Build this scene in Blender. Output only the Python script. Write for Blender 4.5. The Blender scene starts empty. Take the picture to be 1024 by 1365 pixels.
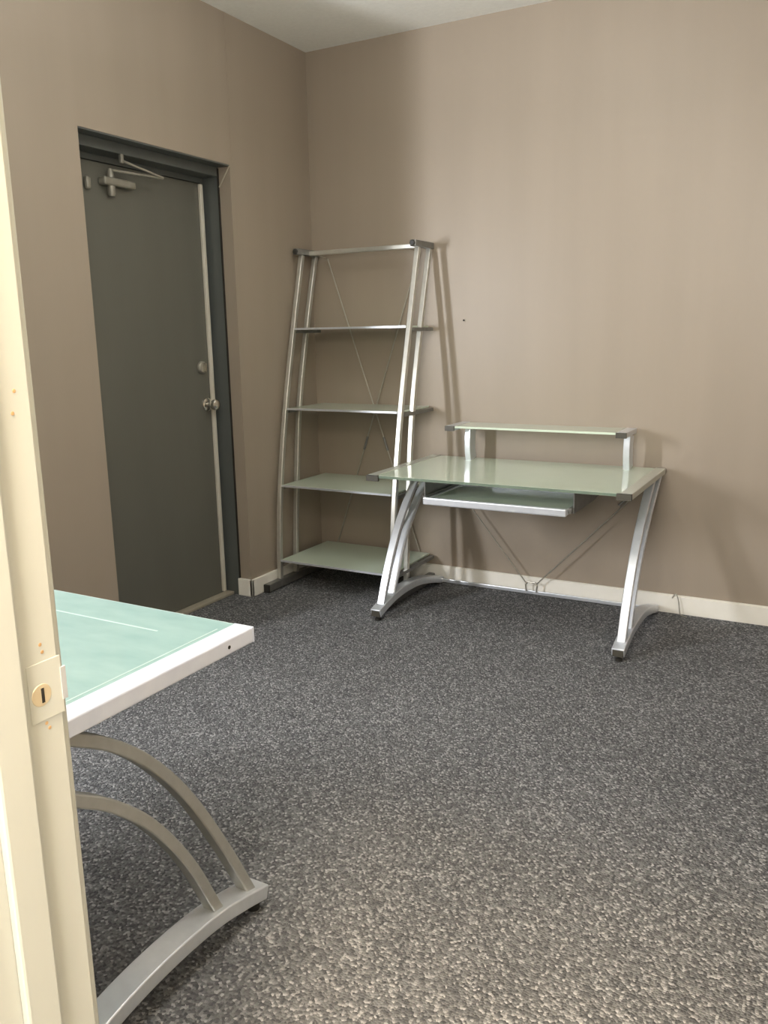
import bpy, bmesh, math, random
from mathutils import Vector, Matrix

# ------------------------------------------------------------------ camera
S = bpy.context.scene
COL = S.collection
F_PX, YAW, PITCH, ROLL = 1110.27, -0.505087, -0.211222, -0.017716
CAM = Vector((2.58104, -3.91883, 1.30725))

def make_camera():
    cy, sy, cp, sp = math.cos(YAW), math.sin(YAW), math.cos(PITCH), math.sin(PITCH)
    f = Vector((sy * cp, cy * cp, sp)); r = Vector((cy, -sy, 0)); u = r.cross(f)
    cr, sr = math.cos(ROLL), math.sin(ROLL)
    r2 = r * cr + u * sr; u2 = u * cr - r * sr
    c = bpy.data.cameras.new('camera'); o = bpy.data.objects.new('camera', c); COL.objects.link(o)
    c.sensor_fit = 'VERTICAL'; c.sensor_height = 36; c.sensor_width = 27
    c.lens = F_PX / 1365 * 36; c.clip_start = .02; c.clip_end = 60
    m = Matrix((r2, u2, -f)).transposed().to_4x4(); m.translation = CAM
    o.matrix_world = m
    S.camera = o
make_camera()

# ------------------------------------------------------------------ world, lights, exposure
w = bpy.data.worlds.new('world'); S.world = w; w.use_nodes = True
w.node_tree.nodes['Background'].inputs[0].default_value = (.80, .86, 1, 1)
w.node_tree.nodes['Background'].inputs[1].default_value = .10
vs = S.view_settings
vs.view_transform = 'Standard'; vs.look = 'None'; vs.exposure = 0.0; vs.gamma = 1; vs.use_curve_mapping = False

def area(name, loc, target, sx, sy, power, col, spread=180):
    l = bpy.data.lights.new(name, 'AREA'); l.shape = 'RECTANGLE'; l.size = sx; l.size_y = sy
    l.energy = power; l.color = col; l.spread = math.radians(spread)
    o = bpy.data.objects.new(name, l); COL.objects.link(o); o.location = loc
    o.rotation_euler = (Vector(target) - Vector(loc)).to_track_quat('-Z', 'Y').to_euler()
    return o
def bulb(name, loc, radius, power, col):
    l = bpy.data.lights.new(name, 'POINT'); l.shadow_soft_size = radius; l.energy = power; l.color = col
    o = bpy.data.objects.new(name, l); COL.objects.link(o); o.location = loc
    return o
area('side_strip_key', (-.46, -3.36, 1.45), (2.4, 0, 1.1), .14, .9, 74, (.97, .98, 1))  # unseen strip key, inferred from the bookcase shadows; solid wall behind it
bulb('room_ceiling_lamp', (1.85, -3.15, 2.05), .13, 45, (1, .96, .88))
area('ceiling_fill_light', (1.5, -1.6, 2.30), (1.5, -1.6, 5), .5, .5, 26, (1, .98, .94))  # added upward fill to brighten the ceiling, apart from the room lamp
bulb('hall_ceiling_lamp', (2.10, -3.83, 2.52), .09, 290, (1, .78, .52))
area('hall_fill_area', (2.46, -5.05, 1.60), (1.9, 0, 1.0), .9, 1.0, 56, (1, .98, .95))  # added soft fill from the hallway for the jamb and lower back wall

# ------------------------------------------------------------------ materials
MATS = {}
def new_mat(name):
    m = bpy.data.materials.new(name); m.use_nodes = True
    return m, m.node_tree, m.node_tree.nodes['Principled BSDF']
def N(nt, t, **kw):
    n = nt.nodes.new(t)
    for k, v in kw.items(): setattr(n, k, v)
    return n
def coords(nt, scale=(1, 1, 1)):
    tc = N(nt, 'ShaderNodeTexCoord'); mp = N(nt, 'ShaderNodeMapping')
    mp.inputs['Scale'].default_value = scale
    nt.links.new(tc.outputs['Object'], mp.inputs['Vector']); return mp.outputs['Vector']
def ramp(nt, fac, stops):
    r = N(nt, 'ShaderNodeValToRGB'); e = r.color_ramp.elements
    while len(e) < len(stops): e.new(.5)
    for i, (p, c) in enumerate(stops): e[i].position = p; e[i].color = (*c, 1)
    nt.links.new(fac, r.inputs['Fac']); return r.outputs['Color']
def noise(nt, vec, scale, detail=3, rough=.5):
    n = N(nt, 'ShaderNodeTexNoise'); n.inputs['Scale'].default_value = scale
    n.inputs['Detail'].default_value = detail; n.inputs['Roughness'].default_value = rough
    nt.links.new(vec, n.inputs['Vector']); return n.outputs['Fac']
def bump(nt, bs, h, strength, dist):
    b = N(nt, 'ShaderNodeBump'); b.inputs['Strength'].default_value = strength; b.inputs['Distance'].default_value = dist
    nt.links.new(h, b.inputs['Height']); nt.links.new(b.outputs['Normal'], bs.inputs['Normal'])

def simple(name, c1, c2, scale, rough, metal=0, bstr=0, bdist=.001, stretch=(1, 1, 1), spec=.5, coat=0, trans=0):
    m, nt, bs = new_mat(name)
    v = coords(nt, stretch); f = noise(nt, v, scale)
    nt.links.new(ramp(nt, f, [(.3, c1), (.7, c2)]), bs.inputs['Base Color'])
    bs.inputs['Roughness'].default_value = rough; bs.inputs['Metallic'].default_value = metal
    bs.inputs['Specular IOR Level'].default_value = spec
    bs.inputs['Coat Weight'].default_value = coat; bs.inputs['Coat Roughness'].default_value = .04
    bs.inputs['Transmission Weight'].default_value = trans
    if bstr: bump(nt, bs, f, bstr, bdist)
    MATS[name] = m; return m

def wall_mat():
    m, nt, bs = new_mat('wall_paint')
    v = coords(nt, (3, 3, .25)); f1 = noise(nt, v, 2.2, 4)
    f2 = noise(nt, coords(nt), 160, 3)
    nt.links.new(ramp(nt, f1, [(.25, (.318, .268, .214)), (.75, (.342, .288, .231))]), bs.inputs['Base Color'])
    bs.inputs['Roughness'].default_value = .42; bs.inputs['Specular IOR Level'].default_value = .42
    bump(nt, bs, f2, .12, .0015)
    MATS['wall'] = m
wall_mat()

def carpet_mat():
    m, nt, bs = new_mat('carpet_weave')
    v = coords(nt)
    warp = N(nt, 'ShaderNodeTexNoise'); warp.inputs['Scale'].default_value = 45; nt.links.new(v, warp.inputs['Vector'])
    mx = N(nt, 'ShaderNodeVectorMath', operation='MULTIPLY_ADD'); mx.inputs[1].default_value = (.004, .004, .004)
    nt.links.new(warp.outputs['Color'], mx.inputs[0]); nt.links.new(v, mx.inputs[2])
    vo = N(nt, 'ShaderNodeTexVoronoi'); vo.inputs['Scale'].default_value = 165; vo.inputs['Randomness'].default_value = .75; nt.links.new(mx.outputs[0], vo.inputs['Vector'])
    sep = N(nt, 'ShaderNodeSeparateColor'); nt.links.new(vo.outputs['Color'], sep.inputs[0])
    loops = ramp(nt, sep.outputs[0], [(.0, (.075, .077, .082)), (.4, (.135, .138, .144)), (.8, (.20, .203, .208)), (1, (.40, .40, .405))])
    big = ramp(nt, noise(nt, v, 1.7, 4), [(.3, (.88, .88, .88)), (.7, (1.06, 1.06, 1.06))])
    mul = N(nt, 'ShaderNodeMix', data_type='RGBA', blend_type='MULTIPLY'); mul.inputs[0].default_value = 1
    nt.links.new(loops, mul.inputs[6]); nt.links.new(big, mul.inputs[7])
    nt.links.new(mul.outputs[2], bs.inputs['Base Color'])
    bs.inputs['Roughness'].default_value = .95; bs.inputs['Specular IOR Level'].default_value = .15
    inv = N(nt, 'ShaderNodeMath', operation='SUBTRACT'); inv.inputs[0].default_value = 1
    nt.links.new(vo.outputs['Distance'], inv.inputs[1])
    bump(nt, bs, inv.outputs[0], .9, .006)
    MATS['carpet'] = m
carpet_mat()

simple('ceiling', (.82, .82, .78), (.86, .86, .82), 60, .9, bstr=.3, bdist=.002)
simple('baseboard', (.84, .82, .75), (.88, .86, .80), 14, .45)
simple('cream', (.455, .465, .435), (.485, .495, .465), 6, .38, stretch=(3, 3, .3))
simple('door_grey', (.112, .112, .093), (.122, .122, .102), 3, .42, stretch=(2, 2, .4))
simple('frame_grey', (.085, .094, .090), (.098, .107, .103), 6, .38, stretch=(2, 2, .4))
simple('door_strip', (.70, .67, .58), (.78, .75, .66), 8, .4, metal=.3)
simple('threshold', (.42, .38, .30), (.50, .46, .37), 10, .45, metal=.4)
simple('silver', (.70, .735, .79), (.75, .785, .84), 40, .34, metal=.6)
simple('silver_dimmed', (.45, .45, .425), (.50, .50, .475), 40, .38, metal=.6)  # silver with the dim surroundings it reflects put into its colour
simple('dull_silver', (.56, .555, .51), (.61, .605, .56), 40, .34, metal=.7)
simple('rail_metal', (.56, .575, .52), (.61, .625, .57), 40, .34, metal=.45)
simple('closer_metal', (.27, .26, .22), (.32, .31, .27), 30, .45, metal=.5)
simple('silver_dark', (.20, .20, .195), (.26, .26, .25), 30, .4, metal=.6)
simple('lavender', (.66, .69, .80), (.71, .74, .84), 30, .4, metal=.0)
simple('chrome', (.62, .60, .55), (.68, .66, .60), 20, .2, metal=1)
simple('black_plastic', (.018, .017, .015), (.026, .025, .022), 40, .5)
simple('cap_plastic', (.055, .05, .04), (.075, .07, .055), 40, .4)
simple('glass', (.66, .77, .64), (.70, .81, .68), 5, .5, coat=1, trans=.15)
simple('aqua_glass', (.32, .50, .48), (.40, .58, .55), 9, .5, stretch=(1, 2.5, 1), coat=.6, trans=.12)
simple('glass_edge', (.16, .22, .17), (.21, .27, .21), 8, .25, trans=.2)
simple('pale_line', (.55, .68, .65), (.60, .73, .70), 20, .4)
simple('cable', (.42, .40, .35), (.50, .48, .42), 50, .35, metal=.7)
simple('brass', (.62, .52, .36), (.70, .60, .43), 30, .4, metal=.4)
simple('bare_wood', (.40, .24, .11), (.50, .32, .16), 30, .7)
simple('hole', (.012, .01, .008), (.02, .016, .012), 30, .8)

# ------------------------------------------------------------------ mesh helpers
class MB:
    def __init__(s): s.v = []; s.f = []
    def add(s, vs, fs):
        b = len(s.v); s.v += [tuple(x) for x in vs]; s.f += [tuple(i + b for i in q) for q in fs]; return s
    def box(s, x0, x1, y0, y1, z0, z1):
        v = [(x, y, z) for z in (z0, z1) for y in (y0, y1) for x in (x0, x1)]
        return s.add(v, [(0, 2, 3, 1), (4, 5, 7, 6), (0, 1, 5, 4), (2, 6, 7, 3), (0, 4, 6, 2), (1, 3, 7, 5)])
    def sweep(s, pts, w, d, x):
        """rectangular tube, w wide along X, d deep in the YZ plane, following (y, z) points"""
        rings = []
        n = len(pts)
        for i, (y, z) in enumerate(pts):
            a = pts[max(i - 1, 0)]; b = pts[min(i + 1, n - 1)]
            t = Vector((b[0] - a[0], b[1] - a[1])).normalized(); nn = Vector((-t.y, t.x)) * d / 2
            rings.append([(x - w / 2, y + nn.x, z + nn.y), (x + w / 2, y + nn.x, z + nn.y),
                          (x + w / 2, y - nn.x, z - nn.y), (x - w / 2, y - nn.x, z - nn.y)])
        v = [p for r in rings for p in r]; f = [(0, 1, 2, 3), tuple(4 * (n - 1) + k for k in (3, 2, 1, 0))]
        for i in range(n - 1):
            for k in range(4):
                f.append((4 * i + k, 4 * i + 4 + k, 4 * i + 4 + (k + 1) % 4, 4 * i + (k + 1) % 4))
        return s.add(v, f)
    def rod(s, a, b, r, n=10, r2=None):
        a = Vector(a); b = Vector(b); t = (b - a).normalized()
        u = t.orthogonal().normalized(); q = t.cross(u); r2 = r if r2 is None else r2
        v = [a + (u * math.cos(2 * math.pi * k / n) + q * math.sin(2 * math.pi * k / n)) * r for k in range(n)]
        v += [b + (u * math.cos(2 * math.pi * k / n) + q * math.sin(2 * math.pi * k / n)) * r2 for k in range(n)]
        f = [tuple(range(n))[::-1], tuple(range(n, 2 * n))]
        f += [(k, (k + 1) % n, n + (k + 1) % n, n + k) for k in range(n)]
        return s.add(v, f)
    def lathe(s, a, axis, prof, n=20):
        """prof = list of (distance along axis, radius)"""
        a = Vector(a); t = Vector(axis).normalized(); u = t.orthogonal().normalized(); q = t.cross(u)
        v = []; f = []
        for d, r in prof:
            for k in range(n):
                v.append(a + t * d + (u * math.cos(2 * math.pi * k / n) + q * math.sin(2 * math.pi * k / n)) * max(r, 1e-4))
        for i in range(len(prof) - 1):
            for k in range(n): f.append((i * n + k, i * n + (k + 1) % n, (i + 1) * n + (k + 1) % n, (i + 1) * n + k))
        f += [tuple(range(n))[::-1], tuple(range((len(prof) - 1) * n, len(prof) * n))]
        return s.add(v, f)
    def path(s, pts, r, n=8):
        for a, b in zip(pts[:-1], pts[1:]): s.rod(a, b, r, n)
        return s
    def build(s, name, mat, parent=None, bevel=0, smooth=False, kind=None, label=None):
        me = bpy.data.meshes.new(name); me.from_pydata(s.v, [], s.f); me.validate()
        bm = bmesh.new(); bm.from_mesh(me); bmesh.ops.recalc_face_normals(bm, faces=bm.faces); bm.to_mesh(me); bm.free()
        o = bpy.data.objects.new(name, me); COL.objects.link(o); me.materials.append(MATS[mat])
        if smooth:
            for p in me.polygons: p.use_smooth = True
            me.set_sharp_from_angle(angle=math.radians(40))
        if bevel:
            b = o.modifiers.new('bevel', 'BEVEL'); b.width = bevel; b.segments = 2; b.limit_method = 'ANGLE'; b.angle_limit = math.radians(50)
            b.harden_normals = False
        if parent: o.parent = parent
        if kind: o['kind'] = kind
        if label: o['label'] = label
        return o
def spline(pts, n=8):
    """Catmull-Rom through 2-D or 3-D points"""
    P = [Vector(p) for p in pts]; P = [P[0] * 2 - P[1]] + P + [P[-1] * 2 - P[-2]]
    out = []
    for i in range(1, len(P) - 2):
        for k in range(n):
            t = k / n; a, b, c, d = P[i - 1:i + 3]
            out.append(.5 * ((2 * b) + (c - a) * t + (2 * a - 5 * b + 4 * c - d) * t * t + (-a + 3 * b - 3 * c + d) * t ** 3))
    out.append(P[-2]); return [tuple(p) for p in out]
def thing(name, loc, label, cat, rz=0, group=None, kind=None):
    o = bpy.data.objects.new(name, None); COL.objects.link(o); o.location = loc; o.rotation_euler = (0, 0, rz)
    o.empty_display_size = .1
    if label: o['label'] = label
    if cat: o['category'] = cat
    if group: o['group'] = group
    if kind: o['kind'] = kind
    return o
def struct(name, mb, mat, label=None, cat=None, bevel=0):
    o = mb.build(name, mat, bevel=bevel, kind='structure')
    if label: o['label'] = label
    if cat: o['category'] = cat
    return o

# ------------------------------------------------------------------ the room
CEIL = 2.7243
YA, YB, DTOP = -1.5485, -.6651, 2.08          # recessed door opening in the left wall
YEND = -1.935                                 # where the left wall ends
XR, YF = 3.1, -3.40                           # right wall, room face of the doorway wall
JX, JX2, HEAD = 1.92, 2.80, 2.06              # doorway opening the camera looks through
XL = -2.2

struct('floor', MB().box(XL, XR + .3, -5.2, .2, -.05, 0), 'carpet', 'dark grey loop pile carpet covering the whole floor', 'floor')
struct('ceiling', MB().box(XL, XR + .3, -5.2, .2, CEIL, CEIL + .05), 'ceiling', 'pale grey painted ceiling above the corner', 'ceiling')
struct('wall_back', MB().box(-.2, XR + .1, 0, .1, 0, CEIL), 'wall', 'taupe painted wall behind the bookcase and desk', 'wall')
wl = MB()
wl.box(-.16, 0, YB, 0, 0, CEIL)                       # between door and corner
wl.box(-.16, 0, YA, YB, DTOP, CEIL)                   # above the door
wl.box(-.16, 0, YEND, YA, 0, CEIL)                    # camera side of the door
wl.box(0, .0012, YB + .014, YB + .020, DTOP + .02, CEIL)    # raised seam above the corner of the opening
struct('wall_left', wl, 'wall', 'taupe painted wall with the recessed grey door', 'wall')
struct('wall_alcove', MB().box(XL, -.16, YEND - .0, YEND + .1, 0, CEIL), 'wall', 'taupe wall turning away beyond the end of the door wall', 'wall')
struct('wall_far_left', MB().box(XL - .1, XL, YF, YEND + .1, 0, CEIL), 'wall', 'taupe far side wall of the room', 'wall')
struct('wall_right', MB().box(XR, XR + .1, YF, 0, 0, CEIL), 'wall', 'taupe right side wall of the room', 'wall')
wf = MB().box(XL, JX - .02, YF - .125, YF, 0, CEIL).box(JX2 + .02, XR + .1, YF - .125, YF, 0, CEIL).box(JX - .02, JX2 + .02, YF - .125, YF, HEAD + .02, CEIL)
struct('wall_front', wf, 'wall', 'taupe wall holding the open doorway', 'wall')
struct('wall_hall', MB().box(1.0, XR + .3, -5.2, -5.1, 0, CEIL).box(.9, 1.0, -5.2, YF - .125, 0, CEIL).box(XR + .2, XR + .3, -5.1, YF - .125, 0, CEIL), 'cream', 'cream hallway walls outside the doorway', 'wall')

# added frames around two unseen area lights; the walls behind stay solid
def added_light_frame(name, x0, x1, z0, z1, y, label):
    r = thing(name, ((x0 + x1) / 2, y, z0), label, 'added_light_frame', kind='structure')
    m = MB()
    for a, b_, c_, d_ in ((x0 - .05, x0, z0 - .05, z1 + .05), (x1, x1 + .05, z0 - .05, z1 + .05), (x0, x1, z0 - .05, z0), (x0, x1, z1, z1 + .05)):
        m.box(a, b_, y, y + .03, c_, d_)
    o = m.build('added_frame_bars', 'cream', r, bevel=.003)
    for v in o.data.vertices: v.co -= r.location
added_light_frame('added_light_frame_1', -.55, -.37, .98, 1.92, YF + .0005, 'added frame around the strip light on the doorway wall')
added_light_frame('added_light_frame_2', 1.98, 2.94, 1.08, 2.12, -5.0995, 'added frame around the fill light at the end of the hallway')

# baseboards
BB = .0888
struct('baseboard_back', MB().box(.0, XR, -.016, -.0005, 0, BB - .004).box(0, XR, -.012, -.0005, BB - .004, BB), 'baseboard',
       'cream baseboard along the taupe back wall', 'baseboard', bevel=.002)
b = MB().box(.0005, .016, YB - .016, -.016, 0, BB)
b.box(-.075, .016, YB - .016, YB - .0005, 0, BB)
struct('baseboard_left', b, 'baseboard', 'short cream baseboard wrapping the corner beside the grey door', 'baseboard', bevel=.003)

# ------------------------------------------------------------------ recessed grey door
d = thing('door_1', (-.155, (YA + YB) / 2, 0), 'dark grey metal door set back in the left wall', 'door', kind='structure')
def D(mb, name, mat, parent=d, **k):
    o = mb.build(name, mat, **k); o.parent = parent
    base = d.location if parent is d else Vector((0, 0, 0))
    if parent is d:
        for v in o.data.vertices: v.co -= d.location
    else:
        for v in o.data.vertices: v.co -= d.location
    return o
leaf = D(MB().box(-.199, -.155, YA + .03, YB - .028, .012, 2.006), 'door_leaf', 'door_grey', bevel=.002)
fr = MB()
fr.box(-.158, -.068, YB - .010, YB - .0005, 0, DTOP - .001)                 # jamb lining, far side
fr.box(-.200, -.158, YB - .026, YB - .0005, 0, DTOP - .001)
D(fr, 'door_jamb', 'frame_grey', bevel=.002)
fr = MB().box(-.158, -.068, YA + .0005, YA + .010, 0, DTOP - .001).box(-.200, -.158, YA + .0005, YA + .026, 0, DTOP - .001)
D(fr, 'door_jamb', 'frame_grey', bevel=.002)
D(MB().box(-.158, -.068, YA + .010, YB - .010, 2.034, DTOP - .001).box(-.2, -.158, YA + .026, YB - .026, 2.010, DTOP - .001), 'door_head', 'frame_grey', bevel=.002)
D(MB().box(-.060, -.002, YA + .002, YB - .002, DTOP - .006, DTOP - .0005), 'door_soffit', 'frame_grey')
D(MB().box(-.154, -.138, YB - .053, YB - .033, .02, 2.003), 'weather_strip', 'door_strip', bevel=.003, label='pale metal strip along the latch edge')
D(MB().box(-.152, -.105, YA + .03, YB - .012, .0005, .016), 'threshold', 'threshold', bevel=.003, label='pale metal threshold')
# latch knob and deadbolt
ky, kz = -.745, .982
rose = D(MB().lathe((-.1548, ky, kz), (1, 0, 0), [(0, .033), (.006, .032), (.010, .026)], 24), 'knob_rose', 'chrome', smooth=True)
D(MB().lathe((-.146, ky, kz), (1, 0, 0), [(0, .012), (.022, .012), (.030, .022), (.042, .027), (.055, .026), (.062, .018), (.064, .004)], 24), 'door_knob', 'chrome', smooth=True, label='satin metal door knob')
bolt = D(MB().lathe((-.1548, -.768, 1.162), (1, 0, 0), [(0, .030), (.010, .029), (.015, .024)], 24), 'deadbolt', 'closer_metal', smooth=True)
D(MB().box(-.142, -.122, -.773, -.763, 1.140, 1.184), 'thumb_turn', 'chrome', parent=bolt, bevel=.003).parent = bolt
# closer: body on the leaf, folded arm to the head
cl = D(MB().box(-.1548, -.115, -1.325, -1.150, 1.918, 1.950), 'door_closer', 'closer_metal', bevel=.008, label='silver overhead door closer')
D(MB().lathe((-.133, -1.275, 1.878), (0, 0, 1), [(0, .013), (.010, .016), (.040, .016)], 16), 'closer_valve', 'closer_metal', parent=cl, smooth=True)
D(MB().lathe((-.133, -1.275, 1.950), (0, 0, 1), [(0, .015), (.018, .013), (.035, .009)], 16), 'closer_spindle', 'closer_metal', parent=cl, smooth=True)
D(MB().rod((-.133, -1.275, 1.980), (-.060, -1.045, 1.974), .006).rod((-.060, -1.045, 1.974), (-.075, -1.265, 2.012), .005), 'closer_arm', 'cable', parent=cl, smooth=True)
D(MB().box(-.082, -.0675, -1.274, -1.258, 2.000, 2.036), 'closer_bracket', 'closer_metal', parent=cl, bevel=.003)
D(MB().box(-.1548, -.135, -1.402, -1.375, 1.892, 1.942), 'door_viewer', 'closer_metal', bevel=.009)
D(MB().box(-.0685, -.0660, YB - .0125, YB - .0005, .09, DTOP - .01), 'frame_edge', 'hole')
D(MB().rod((-.001, YB - .002, 2.076), (-.066, YB - .002, 1.988), .0032, 6), 'diagonal_strip', 'threshold', label='pale diagonal strip at the top corner of the recess')  # thin pale rod laid diagonally across the return

# ------------------------------------------------------------------ near doorway jamb
t = thing('trim_1', (JX, YF - .06, 0), 'cream painted door jamb close on the left with a worn strike plate', 'door frame', kind='structure')
def T(mb, name, mat, parent=t, **k):
    o = mb.build(name, mat, **k); o.parent = parent
    for v in o.data.vertices: v.co -= t.location
    return o
T(MB().box(JX - .02, JX, YF - .130, YF + .004, 0, HEAD + .02), 'jamb', 'cream', bevel=.002)
T(MB().box(JX, JX + .011, YF - .082, YF - .044, 0, HEAD), 'door_stop', 'cream', bevel=.003)
T(MB().box(JX - .085, JX - .006, YF + .0005, YF + .014, 0, HEAD + .08), 'casing', 'cream', bevel=.003)
T(MB().box(JX - .085, JX - .006, YF - .142, YF - .1255, 0, HEAD + .08), 'casing', 'cream', bevel=.003)
T(MB().box(JX2, JX2 + .02, YF - .130, YF + .004, 0, HEAD + .02), 'jamb', 'cream', bevel=.002)
T(MB().box(JX, JX2, YF - .130, YF + .004, HEAD, HEAD + .02), 'head_jamb', 'cream', bevel=.002)
T(MB().box(JX2 + .006, JX2 + .085, YF + .0005, YF + .014, 0, HEAD + .08), 'casing', 'cream', bevel=.003)
sz = .972
sp = T(MB().box(JX + .0002, JX + .0011, YF - .034, YF + .0055, sz - .030, sz + .030), 'strike_plate', 'cream', bevel=.0006)
T(MB().sweep(spline([(YF + .004, sz), (YF + .010, sz)], 2), .0018, .034, JX + .001), 'strike_lip', 'silver', parent=sp)
T(MB().lathe((JX + .0010, YF - .020, sz - .003), (1, 0, 0), [(0, .0115), (.0006, .011)], 24), 'strike_wear', 'brass', parent=sp)
T(MB().box(JX + .0013, JX + .0020, YF - .0205, YF - .0172, sz - .011, sz + .004), 'latch_hole', 'hole', parent=sp)
random.seed(4)
for zz in (sz + .047, sz + .039, sz - .034, sz - .040, sz + .29, sz + .27):
    T(MB().lathe((JX - .0002, YF - .012 - random.random() * .012, zz), (1, 0, 0), [(0, .0022), (.0006, .0016)], 8), 'paint_chip', 'bare_wood')

# ------------------------------------------------------------------ desks
def desk(name, loc, rz, label, W, DEP, H, P):
    """local frame: x 0..W left to right seen from the front, y 0 = front edge .. DEP = back"""
    root = thing(name, loc, label, 'desk', rz)
    g = lambda mb, nm, mat, parent=root, **k: mb.build(nm, mat, parent, **k)
    rw, rh = P['rail_w'], P['rail_h']
    for s in (0, 1):
        x0 = 0 if s == 0 else W - rw
        rail = g(MB().box(x0, x0 + rw, .001, DEP, H - rh, H), 'side_rail', P['rail'], bevel=.003)
        if P['caps']:
            g(MB().box(x0 - .001, x0 + rw + .012 * (1 if s == 0 else 0), -.012, .0005, H - rh - .001, H - .001).box(x0 - .012 * s, x0 + rw + .0, -.0118, .0005, H - rh - .001, H - .001), 'corner_cap', 'cap_plastic', parent=rail)
            g(MB().box(x0 - .001, x0 + rw, DEP, DEP + .010, H - rh, H - .001), 'corner_cap', 'cap_plastic', parent=rail)
        else:
            g(MB().box(x0, x0 + rw, -.003, .0005, H - rh, H), 'end_plate', P['rail'], parent=rail)
            sx = W if s else 0
            g(MB().lathe((sx - .0002 if s else -.0008, .082, H - rh * .52), (1, 0, 0), [(0, .0042), (.0010, .0040)], 10), 'screw_hole', 'hole', parent=rail)
    gl = g(MB().box(rw + .0005, W - rw - .0005, -.003, DEP - .001, H - .014, H - .002), 'glass_top', P['glass'], bevel=.0015)
    g(MB().box(rw + .001, W - rw - .001, -.0052, -.0032, H - .0135, H - .0025), 'glass_edge', P['edge'], parent=gl)
    # under-frame bars between the side rails
    for yy in (.14, DEP - .07):
        g(MB().box(rw - .004, W - rw + .004, yy, yy + .03, H - rh, H - .0145), 'cross_rail', P['metal'])
    if P.get('pale_line'):  # thin pale strips laid on the glass top
        g(MB().box(.175, W - rw - .03, .105, .109, H - .0022, H - .0014), 'pale_line_strip', 'pale_line', parent=gl)
        g(MB().box(rw + .012, rw + .015, .04, DEP - .05, H - .0022, H - .0014), 'pale_line_strip', 'pale_line', parent=gl)
    tw, td = P['tube_w'], P['tube_d']
    T1 = spline(P['arc_a'] + [(P['top_a'], H - rh - .001)], 6)
    T2 = spline(P['arc_b'] + [(P['top_b'], H - rh - .001)], 6)
    foot = spline([(-.002, .040), (.08, .062), (.17, .080), (.29, .087), (.42, .080), (.55, .055), (.69, .018)], 6)
    for s in (0, 1):
        x = P['leg_in'] if s == 0 else W - P['leg_in']
        g(MB().sweep(T1, tw, td, x), 'leg', P['tube'], bevel=.003, smooth=True)
        g(MB().sweep(T2, tw, td, x), 'leg', P['tube'], bevel=.003, smooth=True)
        ft = g(MB().sweep(foot, P['foot_w'], P['foot_d'], x), 'foot', P['metal'], bevel=.003, smooth=True)
        g(MB().box(x - P['foot_w'] * .42, x + P['foot_w'] * .42, -.0055, .006, .024, .054), 'end_cap', 'cap_plastic', parent=ft, bevel=.002)
        g(MB().lathe((x, .018, 0), (0, 0, 1), [(0, .015), (.010, .015), (.014, .008), (.028, .007)], 14), 'leveller', 'black_plastic', parent=ft)
        g(MB().lathe((x, .66, 0), (0, 0, 1), [(0, .013), (.008, .013)], 14), 'leveller', 'black_plastic', parent=ft)
    return root, g, dict(W=W, H=H, DEP=DEP)

PB = dict(rail_w=.046, rail_h=.026, rail='rail_metal', glass='glass', edge='glass_edge', metal='silver', caps=True,
          tube_w=.036, tube_d=.020, leg_in=.028, foot_w=.052, foot_d=.036, tube='silver',
          arc_a=[(.045, .050), (.115, .212), (.205, .366), (.30, .482), (.39, .570)], top_a=.50,
          arc_b=[(.150, .078), (.224, .228), (.308, .360), (.398, .460), (.49, .545)], top_b=.645)
R1 = -.0
DX, DY = .733, -.722
dk, g, q = desk('glass_desk', (DX, DY, 0), R1, 'silver Z-leg computer desk with green glass top and raised rear shelf', 1.168, .672, .690, PB)
W, H, DEP = q['W'], q['H'], q['DEP']
# rear stretcher, bracket and the two thin tension cables
g(MB().box(.05, W - .05, .665, .677, .012, .030), 'stretcher', 'silver', bevel=.002)
cx = .552
g(MB().path([(cx - .026, .660, .028), (cx - .030, .660, .060), (cx - .020, .660, .075), (cx + .020, .660, .075), (cx + .030, .660, .060), (cx + .026, .660, .028)], .004), 'cable_bracket', 'cable')
g(MB().rod((cx + .028, .660, .070), (W - .06, .660, .630), .003), 'brace_cable', 'cable')
g(MB().rod((cx - .028, .660, .070), (.06, .660, .630), .003), 'brace_cable', 'cable')
g(MB().rod((W - .20, .660, .505), (W - .16, .660, .541), .0065), 'turnbuckle', 'silver_dark')
# pull-out keyboard tray
tx0, tx1, tz = .275, .905, .585
tr = g(MB().box(tx0, tx1, .028, .40, tz - .004, tz + .006), 'keyboard_tray', 'glass', label='pull-out green glass keyboard tray')
g(MB().box(tx0 - .004, tx1 + .004, .004, .028, tz - .012, tz + .020), 'tray_front', 'silver', parent=tr, bevel=.005)
g(MB().box(tx0, tx1, .40, .412, tz - .006, tz + .030), 'tray_back', 'silver', parent=tr, bevel=.002)
for s in (0, 1):
    xx = tx0 - .004 if s == 0 else tx1 - .008
    g(MB().box(xx, xx + .012, .028, .41, tz - .008, tz + .012), 'tray_side', 'silver', parent=tr, bevel=.002)
    xs = tx0 - .018 if s == 0 else tx1 + .005
    g(MB().box(xs, xs + .013, .035, .50, tz - .002, tz + .020), 'drawer_slide', 'silver_dark', parent=tr)
    g(MB().box(xs + (-.004 if s == 0 else .013), xs + (.0 if s == 0 else .017), .06, .40, tz - .006, H - .0265), 'slide_bracket', 'silver_dark', parent=tr)
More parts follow.
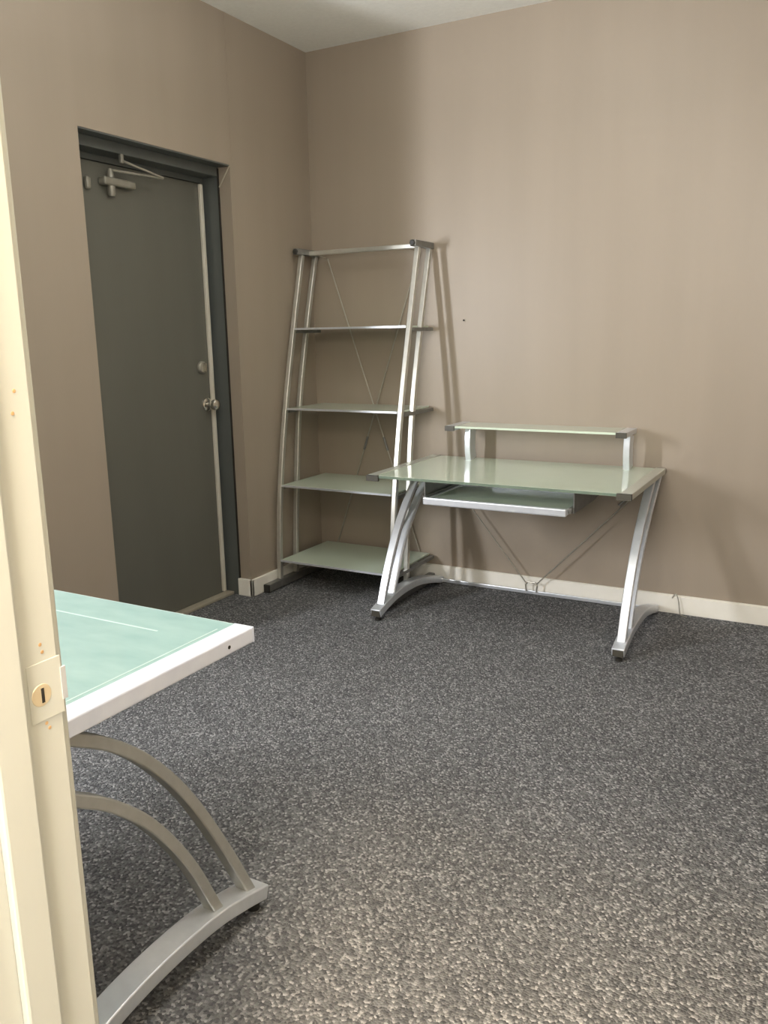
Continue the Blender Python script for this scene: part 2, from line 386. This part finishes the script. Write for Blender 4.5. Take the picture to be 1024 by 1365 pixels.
# raised shelf (hutch)
hx0, hx1, hy0, hy1, hz = .165, 1.030, .480, .680, .866
hs = g(MB().box(hx0 + .046, hx1 - .046, hy0, hy1, hz - .012, hz - .002), 'raised_shelf', 'glass', bevel=.0015)
for s in (0, 1):
    x0 = hx0 if s == 0 else hx1 - .045
    g(MB().box(x0, x0 + .045, hy0 + .001, hy1, hz - .024, hz), 'shelf_rail', 'silver', parent=hs, bevel=.003)
    g(MB().box(x0 - .001, x0 + .046, hy0 - .010, hy0 + .0005, hz - .025, hz - .001), 'corner_cap', 'cap_plastic', parent=hs)
    px = hx0 + .080 if s == 0 else hx1 - .016
    prof = spline([(.605, H + .0), (.594, H + .05), (.592, H + .10), (.600, hz - .0245)], 5)
    g(MB().sweep(prof, .030, .070, px), 'shelf_post', 'silver', bevel=.003, smooth=True)

PF = dict(rail_w=.052, rail_h=.034, rail='lavender', glass='aqua_glass', edge='pale_line', metal='silver', caps=False, pale_line=True,
          tube_w=.034, tube_d=.024, leg_in=.028, foot_w=.060, foot_d=.034, tube='silver_dimmed',
          arc_a=[(.032, .050), (.108, .205), (.208, .383), (.302, .507), (.395, .592)], top_a=.50,
          arc_b=[(.145, .078), (.226, .250), (.318, .388), (.410, .480), (.505, .545)], top_b=.66)
# turned to face the back wall: local +y points to the camera side
fw = 1.168
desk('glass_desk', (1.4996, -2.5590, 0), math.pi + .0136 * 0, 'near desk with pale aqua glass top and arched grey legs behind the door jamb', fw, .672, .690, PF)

# ------------------------------------------------------------------ leaning bookcase
sx0, sx1 = .040, .715
bk = thing('ladder_bookcase', (.38, -.3, 0), 'tall curved silver bookcase with four green glass shelves in the corner', 'bookcase')
def B(mb, name, mat, parent=bk, **k):
    o = mb.build(name, mat, parent, **k)
    for v in o.data.vertices: v.co -= bk.location
    return o
FP = [(-.470, .046), (-.462, .25), (-.434, .53), (-.360, .935), (-.262, 1.33), (-.160, 1.712)]
RP = [(-.325, .046), (-.312, .25), (-.286, .53), (-.236, .93), (-.142, 1.33), (-.034, 1.712)]
fps, rps = spline(FP, 8), spline(RP, 8)
def yat(c, z):
    for a, b in zip(c[:-1], c[1:]):
        if a[1] <= z <= b[1]: return a[0] + (b[0] - a[0]) * (z - a[1]) / (b[1] - a[1])
    return c[-1][0]
for x in (sx0, sx1):
    B(MB().sweep(fps, .024, .024, x), 'front_post', 'dull_silver', bevel=.003, smooth=True)
    B(MB().sweep(rps, .024, .024, x), 'rear_post', 'dull_silver', bevel=.003, smooth=True)
    ft = B(MB().box(x - .019, x + .019, -.590, -.022, .006, .046), 'foot', 'silver_dark', bevel=.004)
    B(MB().box(x - .0185, x + .0185, -.596, -.588, .004, .045), 'foot_cap', 'black_plastic', parent=ft, bevel=.003)
    for yy in (-.57, -.05): B(MB().lathe((x, yy, 0), (0, 0, 1), [(0, .012), (.007, .012)], 12), 'foot_pad', 'black_plastic', parent=ft)
    tb = B(MB().box(x - .016, x + .016, -.215, -.012, 1.712, 1.742), 'top_bar', 'silver_dark', bevel=.003)
    B(MB().lathe((x, -.224, 1.727), (0, 1, 0), [(0, .010), (.004, .014), (.010, .014)], 16), 'bar_plug', 'black_plastic', parent=tb, smooth=True)
B(MB().box(sx0 + .016, sx1 - .016, -.118, -.096, 1.712, 1.734), 'top_rail', 'dull_silver', bevel=.003)
for i, z in enumerate((1.342, .938, .546, .152)):
    y0 = yat(fps, z); y1 = (-.020, -.022, -.024, -.024)[i]
    sh = B(MB().box(sx0 + .0135, sx1 - .0135, y0 - .010, y1, z - .009, z), 'glass_shelf', 'glass', bevel=.001)
    B(MB().box(sx0 + .014, sx1 - .014, y0 - .0140, y0 - .0102, z - .0095, z + .0005), 'shelf_edge', 'silver', parent=sh)
    for x, s in ((sx0, 1), (sx1, -1)):
        B(MB().box(x - .007, x + .0125, y0 + .013, y1, z - .026, z - .0095), 'shelf_bracket', 'silver_dark', parent=sh)
# crossed cables behind the shelves, meeting at a ring
ctr = Vector((.378, -.012, .905))
for a in ((.105, -.012, 1.70), (.650, -.012, 1.70), (.105, -.012, .11), (.650, -.012, .11)):
    a = Vector(a); B(MB().rod(ctr + (a - ctr) * .03, a, .0036, 8), 'brace_cable', 'cable', smooth=True)
    if a.z < .5: B(MB().rod(ctr + (a - ctr) * .18, ctr + (a - ctr) * .27, .0065, 8), 'turnbuckle', 'silver_dark', smooth=True)
    else: B(MB().rod(a, (a.x, -.107, 1.713), .0032, 8), 'cable_hook', 'cable')
rg = MB(); pr = [ctr + Vector((math.cos(k * math.pi / 8) * .022, 0, math.sin(k * math.pi / 8) * .022)) for k in range(17)]
B(rg.path(pr, .0035, 6), 'cable_ring', 'cable')

# ------------------------------------------------------------------ small things
o = MB().lathe((.89, 0.002, 1.364), (0, -1, 0), [(0, .0018), (.008, .0018), (.009, .0045), (.0105, .0045)], 10).build('nail', 'hole')
o['label'] = 'small dark nail head in the wall right of the bookcase'; o['category'] = 'nail'
c = spline([(1.955, -.0180, .075), (1.972, -.026, .10), (1.985, -.030, .07), (1.992, -.034, .03), (2.000, -.040, .006), (2.030, -.060, .005)], 6)
o = MB().path(c, .0025, 6).build('loose_wire', 'cable', smooth=True)
o['label'] = 'short loose wire end hanging over the baseboard right of the desk'; o['category'] = 'wire'
